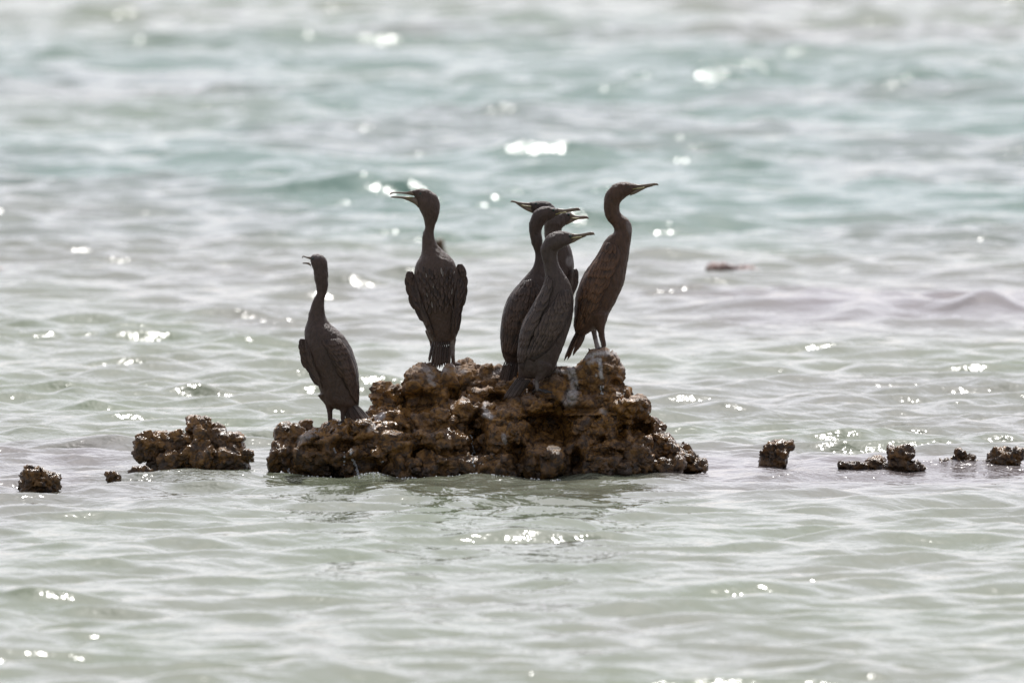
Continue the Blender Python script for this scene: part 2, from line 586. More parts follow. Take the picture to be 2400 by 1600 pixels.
for (_, lumps, wl_) in SINGLES:
    y0 = water_y(wl_)
    if y0 > 20:
        continue
    for (px, py, hw, hh, _k) in lumps:
        cx = at(px, wl_, y0)[0]
        m = np.exp(-((X - cx) / (hw * MPP * 1.8)) ** 2 - ((Y - y0) / 0.40) ** 2)
        chop = np.maximum(chop, 0.9 * m)
for _ in range(46):                      # water lapping unevenly at the foot of the outcrop
    cx, cy = RNG.uniform(-0.90, 0.72), RNG.uniform(-0.62, -0.12)
    Z += RNG.uniform(-0.012, 0.016) * np.exp(-((X - cx) / RNG.uniform(0.04, 0.13)) ** 2 - ((Y - cy) / RNG.uniform(0.08, 0.2)) ** 2)
line = band(62.0, 0.55) * smooth01(fbm(P2 * np.array([3.0, 1.0, 1]), 91, 3), 0.42, 0.6)
chop = np.clip(np.maximum(chop, 0.75 * line), 0, 1)
Z += chop * 0.016 * (fbm(P2 * np.array([14, 9, 1.0]), 23, 2) - 0.5) * (dY < 0.08)
X2 = X + 0.75 * GX
Y2 = Y + 0.75 * GY
idx = np.arange(nr * nc).reshape(nr, nc)
FQ = np.stack([idx[:-1, :-1], idx[:-1, 1:], idx[1:, 1:], idx[1:, :-1]], -1).reshape(-1, 4)
wme = mesh_from('water', np.stack([X2, Y2, Z], 1), FQ, WATER)
add_attr(wme, 'reef', reef)
add_attr(wme, 'deep', deep)
add_attr(wme, 'chop', chop)
water = link('water', wme)
water['kind'] = 'structure'
water['label'] = 'pale grey green rippled sea glittering in the sun'

# ------------------------------------------------------------------ rocks
_ico = {}


def ico(n):
    if n not in _ico:
        bm = bmesh.new()
        bmesh.ops.create_icosphere(bm, subdivisions=n, radius=1.0)
        V = np.array([v.co[:] for v in bm.verts])
        F = np.array([[v.index for v in f.verts] for f in bm.faces])
        bm.free()
        _ico[n] = (V, F)
    return _ico[n]


def remeshed(V, F, voxel, smooth_iter):
    """weld overlapping closed shells into one continuous surface"""
    bm = bmesh.new()
    vs = [bm.verts.new(tuple(v)) for v in V]
    for f in F:
        try:
            bm.faces.new([vs[i] for i in f])
        except ValueError:
            pass
    bmesh.ops.recalc_face_normals(bm, faces=bm.faces)
    me = bpy.data.meshes.new('tmp')
    bm.to_mesh(me)
    bm.free()
    o = bpy.data.objects.new('tmp', me)
    COL.objects.link(o)
    m = o.modifiers.new('r', 'REMESH')
    m.mode = 'VOXEL'
    m.voxel_size = voxel
    s_ = o.modifiers.new('s', 'SMOOTH')
    s_.iterations = smooth_iter
    s_.factor = 0.5
    dg = bpy.context.evaluated_depsgraph_get()
    dg.update()
    res = bpy.data.meshes.new_from_object(o.evaluated_get(dg))
    bpy.data.objects.remove(o)
    bpy.data.meshes.remove(me)
    return res


# droppings and salt streaks on the stone: polyline in photograph pixels, width, strength
STREAKS = [
    ([(1406, 842), (1408, 870), (1410, 884)], 4.5, 1.0), ([(1372, 838), (1396, 828), (1440, 826)], 5, 0.75),
    ([(1380, 850), (1400, 842)], 5, 0.6), ([(1446, 828), (1460, 848), (1462, 868)], 6, 0.45),
    ([(1338, 866), (1344, 890), (1346, 912)], 10, 0.75), ([(1340, 925), (1332, 942)], 16, 0.6),
    ([(1414, 905), (1412, 912)], 2, 0.9), ([(1396, 878), (1397, 880)], 3, 0.9),
    ([(1180, 1020), (1184, 1036)], 6, 0.55), ([(1136, 972), (1150, 976), (1140, 964)], 7, 0.7),
    ([(1134, 960), (1138, 940)], 3, 0.6), ([(704, 1030), (722, 1020)], 9, 0.45),
    ([(884, 980), (896, 972)], 8, 0.9), ([(876, 998), (868, 1004)], 8, 0.7),
    ([(996, 862), (1012, 880)], 9, 0.5), ([(1006, 892), (1018, 902)], 5, 0.5), ([(1040, 866), (1090, 872)], 6, 0.4),
    ([(1300, 868), (1326, 872)], 5, 0.6), ([(1252, 890), (1256, 900)], 5, 0.7), ([(1410, 962), (1418, 966)], 6, 0.5),
    ([(1176, 868), (1160, 874)], 7, 0.5), ([(1060, 846), (1070, 856)], 8, 0.5), ([(1500, 950), (1506, 960)], 4, 0.35),
]


def streak_mask(P):
    px, py = to_px(P)
    out = np.zeros(len(P))
    for pts, w, st in STREAKS:
        for (ax, ay), (bx, by) in zip(pts[:-1], pts[1:]):
            vx, vy = bx - ax, by - ay
            t = np.clip(((px - ax) * vx + (py - ay) * vy) / (vx * vx + vy * vy), 0, 1)
            dist = np.hypot(px - ax - t * vx, py - ay - t * vy)
            out = np.maximum(out, st * (1 - smooth01(dist, w * 0.55, w * 1.25)))
    return out


CAVES = [(1290, 1008, 52, 40, 0.16), (985, 938, 40, 20, 0.08), (1500, 1003, 24, 18, 0.10), (850, 1090, 60, 20, 0.07),
         (1122, 1012, 20, 40, 0.12), (1215, 1062, 18, 26, 0.09), (1000, 1068, 26, 22, 0.09), (1165, 938, 24, 16, 0.09),
         (1040, 1062, 40, 8, 0.06), (1330, 962, 60, 9, 0.07), (1455, 1012, 12, 20, 0.08), (826, 1010, 14, 10, 0.05),
         (800, 1048, 26, 14, 0.06), (1350, 1076, 12, 26, 0.08), (1440, 898, 12, 10, 0.05), (1062, 930, 10, 22, 0.06),
         (940, 1010, 22, 8, 0.05), (1420, 1062, 40, 7, 0.06), (1240, 985, 22, 10, 0.07), (735, 1050, 26, 8, 0.05)]


def hollow(P):
    """hollows and clefts eroded into the seaward face"""
    px, py = to_px(P)
    d_ = np.zeros(len(P))
    for cx, cy, rx, ry, dep in CAVES:
        d_ = np.maximum(d_, dep * np.exp(-(((px - cx) / rx) ** 2 + ((py - cy) / ry) ** 2) ** 1.5))
    Q = P.copy()
    Q[:, 1] += d_ * smooth01(-P[:, 1], -0.30, -0.05)
    return Q


def boulder(c, rx, ry, rz, seed, level=5, weed=0.0):
    """one craggy limestone lump: chiselled planes, ridges, pits and grit"""
    V, F = ico(level)
    rg = np.random.default_rng(seed)
    r = 1.0 / (np.abs(V) ** 3.2).sum(1) ** (1 / 3.2)
    r = np.minimum(r, 1.16)
    for k in range(9):
        n = rg.normal(size=3)
        n /= np.linalg.norm(n)
        off = rg.uniform(0.68, 0.95)
        sdot = V @ n
        lim = np.where(sdot > 0.2, off / np.maximum(sdot, 0.2), 9)
        r = np.minimum(r, lim)
    r = r * 1.03
    P = V * r[:, None] * np.array([rx, ry, rz])
    R = (rx + rz) / 2
    Q = P + rg.uniform(-50, 50, 3)
    big = fbm(Q / (R * 0.85), seed, 3, 0.5, True) - 0.55
    # angular blocks: a few random cells, each with its own step
    cells = rg.normal(size=(26, 3))
    cells = cells / np.linalg.norm(cells, axis=1)[:, None] * rg.uniform(0.8, 1.1, (26, 1))
    Dc = np.linalg.norm((V + 0.22 * (fbm(V * 3 + seed, seed, 2)[:, None] - 0.5))[:, None, :] - cells[None], axis=2)
    near1 = np.argmin(Dc, axis=1)
    ds_ = np.sort(Dc, axis=1)
    edge = smooth01(ds_[:, 1] - ds_[:, 0], 0.0, 0.16)
    step = rg.uniform(-0.16, 0.12, 26)[near1] * edge - 0.07 * (1 - edge)
    mid = fbm(Q / 0.030, seed + 3, 3, 0.55, True) - 0.5
    pit = smooth01(fbm(Q / 0.016, seed + 5, 2), 0.56, 0.74)
    grit = fbm(Q / 0.0075, seed + 7, 2) - 0.5
    disp = 0.36 * R * big + 1.7 * R * step + min(0.021, 0.42 * R) * mid - min(0.009, 0.25 * R) * pit + (0.006 + weed * 0.006) * grit
    N = V * np.array([1 / rx, 1 / ry, 1 / rz])
    N /= np.linalg.norm(N, axis=1)[:, None]
    P = P + N * disp[:, None]
    return P + c, F


def rock_mass(parent, lumps, seed, y0=0.0):
    """the fused body that holds the lumps together"""
    Vs, Fs, o = [], [], 0
    for i, (px, py, hw, hh, y, k) in enumerate(lumps):
        c = at(px, py, y0 + y + 0.01)
        m = (y0 + y + CAM_D) * K
        rx, rz = hw * m * 0.96, hh * m * 0.96
        V, F = ico(3)
        rg = np.random.default_rng(seed + i)
        r = np.minimum(1.0 / (np.abs(V) ** 3.5).sum(1) ** (1 / 3.5), 1.2)
        for q in range(7):
            n = rg.normal(size=3)
            n /= np.linalg.norm(n)
            sd = V @ n
            r = np.minimum(r, np.where(sd > 0.2, rg.uniform(0.75, 0.98) / np.maximum(sd, 0.2), 9))
        Vs.append(V * r[:, None] * np.array([rx, 0.5 * (rx + rz) * k * 1.15, rz]) + c)
        Fs.append(F + o)
        o += len(V)
    me = remeshed(np.vstack(Vs), np.vstack(Fs).tolist(), 0.006, 7)
    me.name = 'rock_mass'
    nv = len(me.vertices)
    co, no = np.empty(nv * 3, np.float32), np.empty(nv * 3, np.float32)
    me.vertices.foreach_get('co', co)
    me.vertices.foreach_get('normal', no)
    co, no = co.reshape(-1, 3).astype(float), no.reshape(-1, 3)
    dsp = 0.050 * (fbm(co / 0.11, seed, 3, 0.5, True) - 0.55) + 0.021 * (fbm(co / 0.036, seed + 3, 3, 0.55, True) - 0.5) \
        - 0.012 * smooth01(fbm(co / 0.018, seed + 5, 2), 0.56, 0.74) + 0.007 * (fbm(co / 0.0085, seed + 7, 2) - 0.5)
    # fracture blocks: irregular cells stand proud or sunk, with clefts between
    rg = np.random.default_rng(seed)
    cell = co[rg.integers(0, nv, max(30, nv // 260))]
    warp = co + 0.035 * (np.stack([fbm(co / 0.07, seed + 21 + a_, 2) for a_ in range(3)], 1) - 0.5)
    st = rg.uniform(-0.030, 0.026, len(cell))
    for a0 in range(0, nv, 8000):
        Dc = np.linalg.norm(warp[a0:a0 + 8000, None, :] - cell[None], axis=2)
        n1 = np.argmin(Dc, axis=1)
        d2 = np.partition(Dc, 1, axis=1)[:, :2]
        e_ = smooth01(d2[:, 1] - d2[:, 0], 0.0, 0.018)
        dsp[a0:a0 + 8000] += st[n1] * e_ - 0.018 * (1 - e_)
    co = hollow(co + no * dsp[:, None])
    me.vertices.foreach_set('co', co.astype(np.float32).ravel())
    add_attr(me, 'guano_and_lit', streak_mask(co) * (no[:, 1] < 0.3))
    me.materials.clear()
    me.materials.append(ROCK)
    me.polygons.foreach_set('use_smooth', np.full(len(me.polygons), True))
    link('rock_mass', me, parent)


def rock_parts(parent, lumps, seed0, y0=0.0, scale_y=1.0):
    for i, (px, py, hw, hh, y, k) in enumerate(lumps):
        yy = y0 + y
        c = at(px, py, yy)
        mpp = (yy + CAM_D) * K
        rx, rz = hw * mpp, hh * mpp
        ry = 0.5 * (rx + rz) * k * 1.15
        V, F = boulder(c, rx, ry, rz, seed0 + i * 7, 5 if hw * hh > 800 else 4)
        V = hollow(V)
        me = mesh_from('boulder', V, F, ROCK)
        add_attr(me, 'guano_and_lit', streak_mask(V) * (V[:, 1] < yy + 0.05))
        link('boulder', me, parent)


out_root = empty('rock_outcrop', (0.0, 0.0, 0.0))
tag(out_root, 'large craggy brown rock outcrop that the cormorants stand on', 'rock')
rock_mass(out_root, OUTCROP, 40)
rock_parts(out_root, OUTCROP, 100)
cl_root = empty('rock_cluster', (at(450, 1100, 0)[0], 0.0, 0.0))
tag(cl_root, 'jagged low brown rock cluster with water heaped over its foot, left of the main outcrop', 'rock')
rock_mass(cl_root, [CLUSTER[i] for i in (8, 10, 15)], 60)
rock_parts(cl_root, CLUSTER, 600)
# rubble and knobs stuck all over the outcrop
dg0 = bpy.context.evaluated_depsgraph_get()
dg0.update()
rr = random.Random(77)
SPOTS = [(rr.uniform(650, 1640), rr.uniform(850, 1112)) for _ in range(150)] + [(rr.uniform(1500, 1640), rr.uniform(1020, 1105)) for _ in range(60)]
ns = 0
for (px, py) in SPOTS:
    hit, loc, nrm, *_ = SC.ray_cast(dg0, Vector(CPOS), Vector(ray(px, py)).normalized())
    if not hit or abs(loc.y) > 0.8 or loc.z < -0.01 or ns >= 110:
        continue
    if math.hypot(loc.x, 0) > 1.0 or loc.z < 0.012 and nrm.z > 0.6:
        continue
    hw = rr.uniform(7, 19) * MPP
    V, F = boulder(np.array(loc) + np.array([0, hw * 0.35, 0]), hw, hw, hw * rr.uniform(0.55, 0.9), 3000 + ns, 4)
    me = mesh_from('stone', V, F, ROCK)
    add_attr(me, 'guano_and_lit', streak_mask(V))
    link('stone', me, out_root)
    ns += 1
for j, (lab, lumps, wl_) in enumerate(SINGLES):
    y0 = water_y(wl_)
    c0 = at(lumps[0][0], wl_, y0)
    root = empty('reef_rock', c0)
    tag(root, lab, 'rock', 'small rocks showing above the water')
    for i, (px, py, hw, hh, k) in enumerate(lumps):
        c = at(px, py, y0)
        mpp = (y0 + CAM_D) * K
        rx, rz = hw * mpp, hh * mpp
        V, F = boulder(c, rx, 0.5 * (rx + rz) * k, rz, 900 + j * 31 + i, 4 if hw < 30 else 5, weed=0.6)
        me = mesh_from('boulder', V, F, RED_ROCK if (lab.startswith('blurred reddish') or 'left edge' in lab) else ROCK)
        add_attr(me, 'guano_and_lit', np.zeros(len(V)))
        link('boulder', me, root)


# ------------------------------------------------------------------ birds
def crop(ox, oy, s):
    return lambda x, y: (ox + x / s, oy + y / s)


C1 = crop(640, 560, 3.41)
C2 = crop(880, 420, 3.2654)
C3 = crop(1140, 440, 3.0167)
C4 = crop(1300, 400, 3.268)
CZ = crop(1180, 450, 9.8)


def conv(cf, quads):
    return [cf(a, b) + cf(c, d_) for (a, b, c, d_) in quads]


def catmull(A, n):
    """dense Catmull-Rom interpolation of the rows of A"""
    A = np.asarray(A, dtype=float)
    P = np.vstack([2 * A[0] - A[1], A, 2 * A[-1] - A[-2]])
    out = []
    for i in range(1, len(P) - 2):
        p0, p1, p2, p3 = P[i - 1], P[i], P[i + 1], P[i + 2]
        for t in np.linspace(0, 1, n, endpoint=False):
            out.append(0.5 * (2 * p1 + (p2 - p0) * t + (2 * p0 - 5 * p1 + 4 * p2 - p3) * t * t
                              + (3 * p1 - p0 - 3 * p2 + p3) * t ** 3))
    out.append(A[-1])
    return np.array(out)


def world_pairs(pairs, y0, n=5):
    """photograph-pixel outline pairs -> dense left and right points on the plane at depth y0"""
    D = catmull(pairs, n) if n > 1 else np.asarray(pairs, float)
    L = np.array([at(p[0], p[1], y0) for p in D])
    Rr = np.array([at(p[2], p[3], y0) for p in D])
    return L, Rr


def loft(L, Rr, k, sides=20, dy=None):
    M = (L + Rr) / 2
    A = (Rr - L) / 2
    a = np.linalg.norm(A, axis=1)
    k = np.broadcast_to(np.asarray(k, float), a.shape)
    t = np.arange(sides) / sides * 2 * math.pi
    V = M[:, None, :] + A[:, None, :] * np.cos(t)[None, :, None]
    V[:, :, 1] += (k * a)[:, None] * np.sin(t)[None, :]
    if dy is not None:
        V[:, :, 1] += dy[:, None]
    n = len(M)
    V = V.reshape(-1, 3)
    F = []
    for i in range(n - 1):
        for j in range(sides):
            j2 = (j + 1) % sides
            F.append((i * sides + j, i * sides + j2, (i + 1) * sides + j2, (i + 1) * sides + j))
    F.append(tuple(range(sides))[::-1])
    F.append(tuple((n - 1) * sides + j for j in range(sides)))
    return V, F


def tube(pts, radii, sides=12, n=5):
    D = catmull(np.hstack([np.array(pts), np.array(radii)[:, None]]), n)
    C, r = D[:, :3], D[:, 3]
    T = np.gradient(C, axis=0)
    T /= np.linalg.norm(T, axis=1)[:, None]
    ref = np.array([0.0, 1.0, 0.0])
    U = np.cross(T, ref)
    U /= np.linalg.norm(U, axis=1)[:, None]
    W = np.cross(T, U)
    t = np.arange(sides) / sides * 2 * math.pi
    V = C[:, None] + r[:, None, None] * (U[:, None] * np.cos(t)[None, :, None] + W[:, None] * np.sin(t)[None, :, None])
    V = V.reshape(-1, 3)
    F = []
    m = len(C)
    for i in range(m - 1):
        for j in range(sides):
            j2 = (j + 1) % sides
            F.append((i * sides + j, i * sides + j2, (i + 1) * sides + j2, (i + 1) * sides + j))
    F.append(tuple(range(sides))[::-1])
    F.append(tuple((m - 1) * sides + j for j in range(sides)))
    return V, F


def feather_mesh(name, mat, nseg=5, wid=0.2, tip=0.8):
    """a closed, slightly arched vane with a raised shaft; base at 0, tip at +X"""
    V, F = [], []
    prof = []
    for i in range(nseg + 1):
        u = i / nseg
        w = wid * (min(1.0, 0.35 + u * 2.2)) * (1.0 if u < tip else math.sqrt(max(0.0, 1 - ((u - tip) / (1 - tip)) ** 2)) * 0.92 + 0.08)
        prof.append((u, w))
    for (u, w) in prof:
        z = 0.05 * math.sin(u * math.pi * 0.6)
        V += [(u, -w, z - 0.035), (u, -w * 0.45, z + 0.004), (u, 0, z + 0.022), (u, w * 0.45, z + 0.004), (u, w, z - 0.035), (u, 0, z - 0.02)]
    for i in range(nseg):
        a, b = i * 6, (i + 1) * 6
        for j in range(6):
            j2 = (j + 1) % 6
            F.append((a + j, a + j2, b + j2, b + j))
    F.append((5, 4, 3, 2, 1, 0))
    e = nseg * 6
    F.append((e, e + 1, e + 2, e + 3, e + 4, e + 5))
    return mesh_from(name, V, F, mat, True)


FEATHERS = {k: feather_mesh('feather', m, 5, 0.24, 0.55) for k, m in VANE.items()}
QUILLS = {k: feather_mesh('quill', m, 5, 0.10, 0.8) for k, m in VANE.items()}
TAILF = {k: feather_mesh('tail_feather', m, 6, 0.075, 0.84) for k, m in VANE.items()}


class Surface:
    """near surface of a bird's trunk as a height over the picture-parallel plane at y0"""

    def __init__(self, L, Rr, k, y0):
        self.M, self.A = (L + Rr) / 2, (Rr - L) / 2
        self.a = np.linalg.norm(self.A, axis=1)
        self.k, self.y0 = np.broadcast_to(np.asarray(k, float), self.a.shape), y0

    def y(self, P):
        P = np.atleast_2d(P)
        D = P[:, None, [0, 2]] - self.M[None][:, :, [0, 2]]
        A = self.A[:, [0, 2]]
        c = (D * A[None]).sum(2) / (self.a ** 2)[None]
        cc = np.clip(c, -1, 1)
        res = np.linalg.norm(D - cc[:, :, None] * A[None], axis=2)
        w = np.exp(-(res / 0.014) ** 2) + 1e-9
        yy = (self.k * self.a)[None] * np.sqrt(np.maximum(0, 1 - cc ** 2))
        return self.y0 - (w * yy).sum(1) / w.sum(1)


def orient(p, tdir, ndir, length, width):
    x = Vector(tdir).normalized()
    z = Vector(ndir)
    z = (z - x * z.dot(x)).normalized()
    y = z.cross(x)
    M = Matrix((x * length, y * length * width, z * length * 0.55)).transposed().to_4x4()
    M.translation = Vector(p)
    return M


def add_feather(kind, mesh, parent, p, t, n, length, width):
    o = bpy.data.objects.new(kind, mesh)
    COL.objects.link(o)
    o.parent = parent
    o.matrix_parent_inverse = parent.matrix_world.inverted()
    o.matrix_world = orient(p, t, n, length, width)


def surf_normal(S, p):
    e = 0.006
    q = np.array([p, p + [e, 0, 0], p + [0, 0, e]])
    y = S.y(q)
    n = np.array([(y[1] - y[0]) / e, -1.0, (y[2] - y[0]) / e])
    n = np.clip(n, -2.2, 2.2)
    return n / np.linalg.norm(n)


def make_wing(root, S, pairs, y0, plum, rnd, thick=0.009, rows=11, side=-1):
    """folded wing draped over the trunk (side -1 near the camera, +1 the far flank)"""
    L, Rr = world_pairs(pairs, y0, 5)
    n = len(L)
    sides = 18
    t = np.arange(sides) / sides * 2 * math.pi
    M, A = (L + Rr) / 2, (Rr - L) / 2
    V = M[:, None, :] + A[:, None, :] * np.cos(t)[None, :, None]
    u = np.linspace(0, 1, n)
    th = thick * (0.35 + 0.65 * np.sin(np.clip(u * 1.15 + 0.12, 0, 1) * math.pi) ** 0.7)
    flat = V.reshape(-1, 3)
    ys = S.y(flat).reshape(n, sides)
    ys = y0 + (ys - y0) * (-side)
    front = np.sin(t)[None, :] * th[:, None]
    V[:, :, 1] = ys + np.where(front < 0, front, front * 0.5) * (1 if side < 0 else -1)
    V = V.reshape(-1, 3)
    F = []
    for i in range(n - 1):
        for j in range(sides):
            j2 = (j + 1) % sides
            F.append((i * sides + j, i * sides + j2, (i + 1) * sides + j2, (i + 1) * sides + j))
    F.append(tuple(range(sides))[::-1])
    F.append(tuple((n - 1) * sides + j for j in range(sides)))
    me = mesh_from('wing', V, F, PLUM[plum])
    add_attr(me, 'guano_and_lit', np.zeros(len(V)))
    w = link('wing', me, root)
    if side > 0:
        return w
    tot = np.linalg.norm(M[-1] - M[0])
    # coverts first at the shoulder, long flight feathers towards the tip, overlapping like shingles
    for r in range(rows):
        ur = 0.70 * (rows - 1 - r) / (rows - 1) + 0.02
        i = min(n - 2, int(ur * (n - 1)))
        tang = M[min(n - 1, i + 3)] - M[i]
        tang /= np.linalg.norm(tang)
        width = 2 * np.linalg.norm(A[i])
        ln = min(tot * (0.11 + 0.30 * ur), 0.88 * np.linalg.norm(M[-1] - M[i]))
        m = max(3, int(round(width / (ln * 0.22))))
        m = min(m, 9)
        for q in range(m):
            c = -0.86 + 1.72 * (q + 0.5 * (r % 2) * 0.8 + 0.1) / m
            if abs(c) > 0.9:
                continue
            c += rnd.uniform(-0.05, 0.05)
            p = M[i] + A[i] * c
            i2 = min(n - 1, i + max(2, int(ln / tot * (n - 1))))
            p2 = M[i2] + A[i2] * c * 0.92
            y1 = S.y(p)[0] - th[i] * math.sqrt(max(0.05, 1 - c * c)) - 0.0008
            y2 = S.y(p2)[0] - th[i2] * math.sqrt(max(0.05, 1 - c * c)) - 0.0022
            a = np.array([p[0], y1, p[2]])
            b = np.array([p2[0], y2, p2[2]])
            nn = surf_normal(S, p)
            ff = FEATHERS[plum] if ur < 0.45 else QUILLS[plum]
            lb = np.linalg.norm(b - a)
            if lb < 1e-4:
                continue
            add_feather('feather', ff, w, a, (b - a) / lb, nn, ln * rnd.uniform(0.85, 1.1), rnd.uniform(0.8, 1.1) * (1.0 if ur < 0.45 else 1.35))
    return w


def make_tail(root, base, tips, y0, plum, rnd, pale=None):
    """stiff tail: separate feathers from the rump to their tips (photograph pixels)"""
    t = empty('tail', at(base[0][0], base[0][1], y0))
    t.parent = root
    t.matrix_parent_inverse = root.matrix_world.inverted()
    n = len(tips)
    for i, tp in enumerate(tips):
        f = i / max(1, n - 1)
        bx = base[0][0] + (base[1][0] - base[0][0]) * f
        by = base[0][1] + (base[1][1] - base[0][1]) * f
        arch = math.sin(f * math.pi)
        a = at(bx, by, y0 - 0.006 - 0.010 * arch)
        b = at(tp[0], tp[1], y0 - 0.012 - 0.014 * arch + (tp[2] if len(tp) > 2 else 0.0) + 0.002 * (i % 2))
        dv = b - a
        ln = np.linalg.norm(dv)
        add_feather('tail_feather', TAILF['pale' if pale and i >= n - pale else plum], t, a, dv / ln, (0.5 * (f - 0.5) * 2, -1.0, 0.15), ln, rnd.uniform(0.9, 1.15) * 0.0105 / (ln * 0.15))
    return t


def make_foot(root, heel, toes, y0, mat):
    """webbed foot: four toes and the skin between them"""
    h = at(heel[0], heel[1], y0)
    V, F = [], []

    def put(v, f):
        o = len(V)
        V.extend(v.tolist())
        F.extend([tuple(o + i for i in ff) for ff in f])
    ends = []
    for (dx, dy, dz) in toes:
        e = h + np.array([dx, dy, dz])
        mid = (h + e) / 2 + np.array([0, 0, 0.006])
        put(*tube([h + np.array([0, 0, 0.006]), mid, e], [0.0055, 0.0045, 0.003], 8, 3))
        ends.append(e)
    o = len(V)
    for e in ends[:3]:
        V.append(list(h + (e - h) * 0.08 + np.array([0, 0, 0.006])))
        V.append(list(h + (e - h) * 0.92 + np.array([0, 0, 0.003])))
        V.append(list(h + (e - h) * 0.08 + np.array([0, 0, 0.002])))
        V.append(list(h + (e - h) * 0.92 + np.array([0, 0, -0.001])))
    for i in range(2):
        a, b = o + i * 4, o + (i + 1) * 4
        F += [(a, a + 1, b + 1, b), (a + 2, b + 2, b + 3, a + 3), (a + 1, a + 3, b + 3, b + 1)]
    link('foot', mesh_from('foot', np.array(V), F, mat), root)


def make_bird(label, pairs, y0, plum, bill, wings, tail, legs, feet, eye=None, kbody=0.82, khead=0.72, dusty_and_lit=(),
              bill_y=0.0, head_y=0.0, mantle=None, far_wing=None, seed=1, gape=None):
    rnd = random.Random(seed)
    ground = at(feet[0][0], feet[0][1], y0 + feet[0][2])
    root = empty('cormorant', tuple(ground))
    tag(root, label, 'cormorant', 'cormorants standing on the outcrop')
    L, Rr = world_pairs(pairs, y0, 6)
    n = len(L)
    f = np.linspace(0, 1, n)
    k = kbody + (khead - kbody) * smooth01(f, 0.72, 0.9)
    dy = head_y * smooth01(f, 0.5, 1.0)
    V, F = loft(L, Rr, k, 22, dy)
    V, F = V.tolist(), list(F)
    for pts in legs:
        P = [at(p[0], p[1], y0 + p[3]) for p in pts]
        tv, tf = tube(P, [p[2] * MPP for p in pts], 12, 5)
        o = len(V)
        V += tv.tolist()
        F += [tuple(o + i for i in ff) for ff in tf]
    me = remeshed(V, F, 0.0042, 4)
    me.name = 'body'
    co = np.empty(len(me.vertices) * 3, dtype=np.float32)
    me.vertices.foreach_get('co', co)
    co = co.reshape(-1, 3).astype(float)
    nor = np.empty(len(me.vertices) * 3, dtype=np.float32)
    me.vertices.foreach_get('normal', nor)
    nor = nor.reshape(-1, 3)
    rel = fbm(co * np.array([105, 105, 55]), seed * 13, 3, 0.55) - 0.5      # ruffled contour feathers
    co = co + nor * (rel * 0.0038)[:, None]
    me.vertices.foreach_set('co', co.astype(np.float32).ravel())
    g = np.zeros(len(co))
    px, py = to_px(co)
    for (cx, cy, rx, ry, st) in dusty_and_lit:  # real dust on legs; sunlit crown and shoulders painted pale
        g = np.maximum(g, st * (1 - smooth01(np.hypot((px - cx) / rx, (py - cy) / ry), 0.5, 1.1)))
    add_attr(me, 'guano_and_lit', g * (0.5 + 0.8 * fbm(co * 160, 3, 2)))
    me.materials.clear()
    me.materials.append(PLUM[plum])
    me.polygons.foreach_set('use_smooth', np.full(len(me.polygons), True))
    link('body', me, root)
    S = Surface(L, Rr, k, y0)
    for bi, (nm, prs, kk, mt) in enumerate(bill):
        bl, br = world_pairs(prs, y0 + head_y, 4)
        bv, bf = loft(bl, br, kk, 12, bill_y * np.linspace(0, 1, len(bl)))
        link(nm, mesh_from(nm, bv, bf, mt), root)
    if gape:
        P = [at(q[0], q[1], y0 + head_y - q[2]) for q in gape]
        gv, gf = tube(P, [0.0022] * len(P), 8, 3)
        link('gape_skin', mesh_from('gape_skin', gv, gf, BILL_PALE), root)
    if eye:
        ev, ef = ico(2)
        c = at(eye[0], eye[1], y0 + head_y - eye[2])
        link('eye', mesh_from('eye', ev * 0.0050 + c, ef, EYE), root)
    for wp in wings:
        make_wing(root, S, wp, y0, plum, rnd)
    if far_wing:
        make_wing(root, S, far_wing, y0, plum, rnd, side=1)
    if mantle:
        for (mx, my, sz, ang) in mantle:
            p = at(mx, my, y0)
            p2 = at(mx + sz * math.sin(ang), my + sz * math.cos(ang), y0)
            a = np.array([p[0], S.y(p)[0] - 0.002, p[2]])
            b = np.array([p2[0], S.y(p2)[0] - 0.006, p2[2]])
            dv = b - a
            ln = np.linalg.norm(dv)
            glossy = rnd.random() < 0.16  # a few mantle feathers get gloss as a pale colour
            add_feather('feather', FEATHERS['pale' if glossy else plum], root, a, dv / ln, surf_normal(S, p),
                        sz * MPP * (0.7 if glossy else 1.0), rnd.uniform(0.45, 0.6) if glossy else rnd.uniform(0.75, 1.0))
    if tail:
        make_tail(root, tail[0], tail[1], y0 + tail[2], plum, rnd, tail[3] if len(tail) > 3 else None)
    for i, (fx, fy, fyo, toes, mt) in enumerate(feet):
        make_foot(root, (fx, fy), toes, y0 + fyo, mt)
    return root


def toes(dirx, diry):
    """four toes of about 5 cm heading (dirx, diry) on the rock"""
    a = math.atan2(diry, dirx)
    out = []
    for da, ln in ((-0.5, 0.045), (0.0, 0.055), (0.5, 0.05), (2.6, 0.025)):
        out.append((ln * math.cos(a + da), ln * math.sin(a + da), -0.004))
    return out


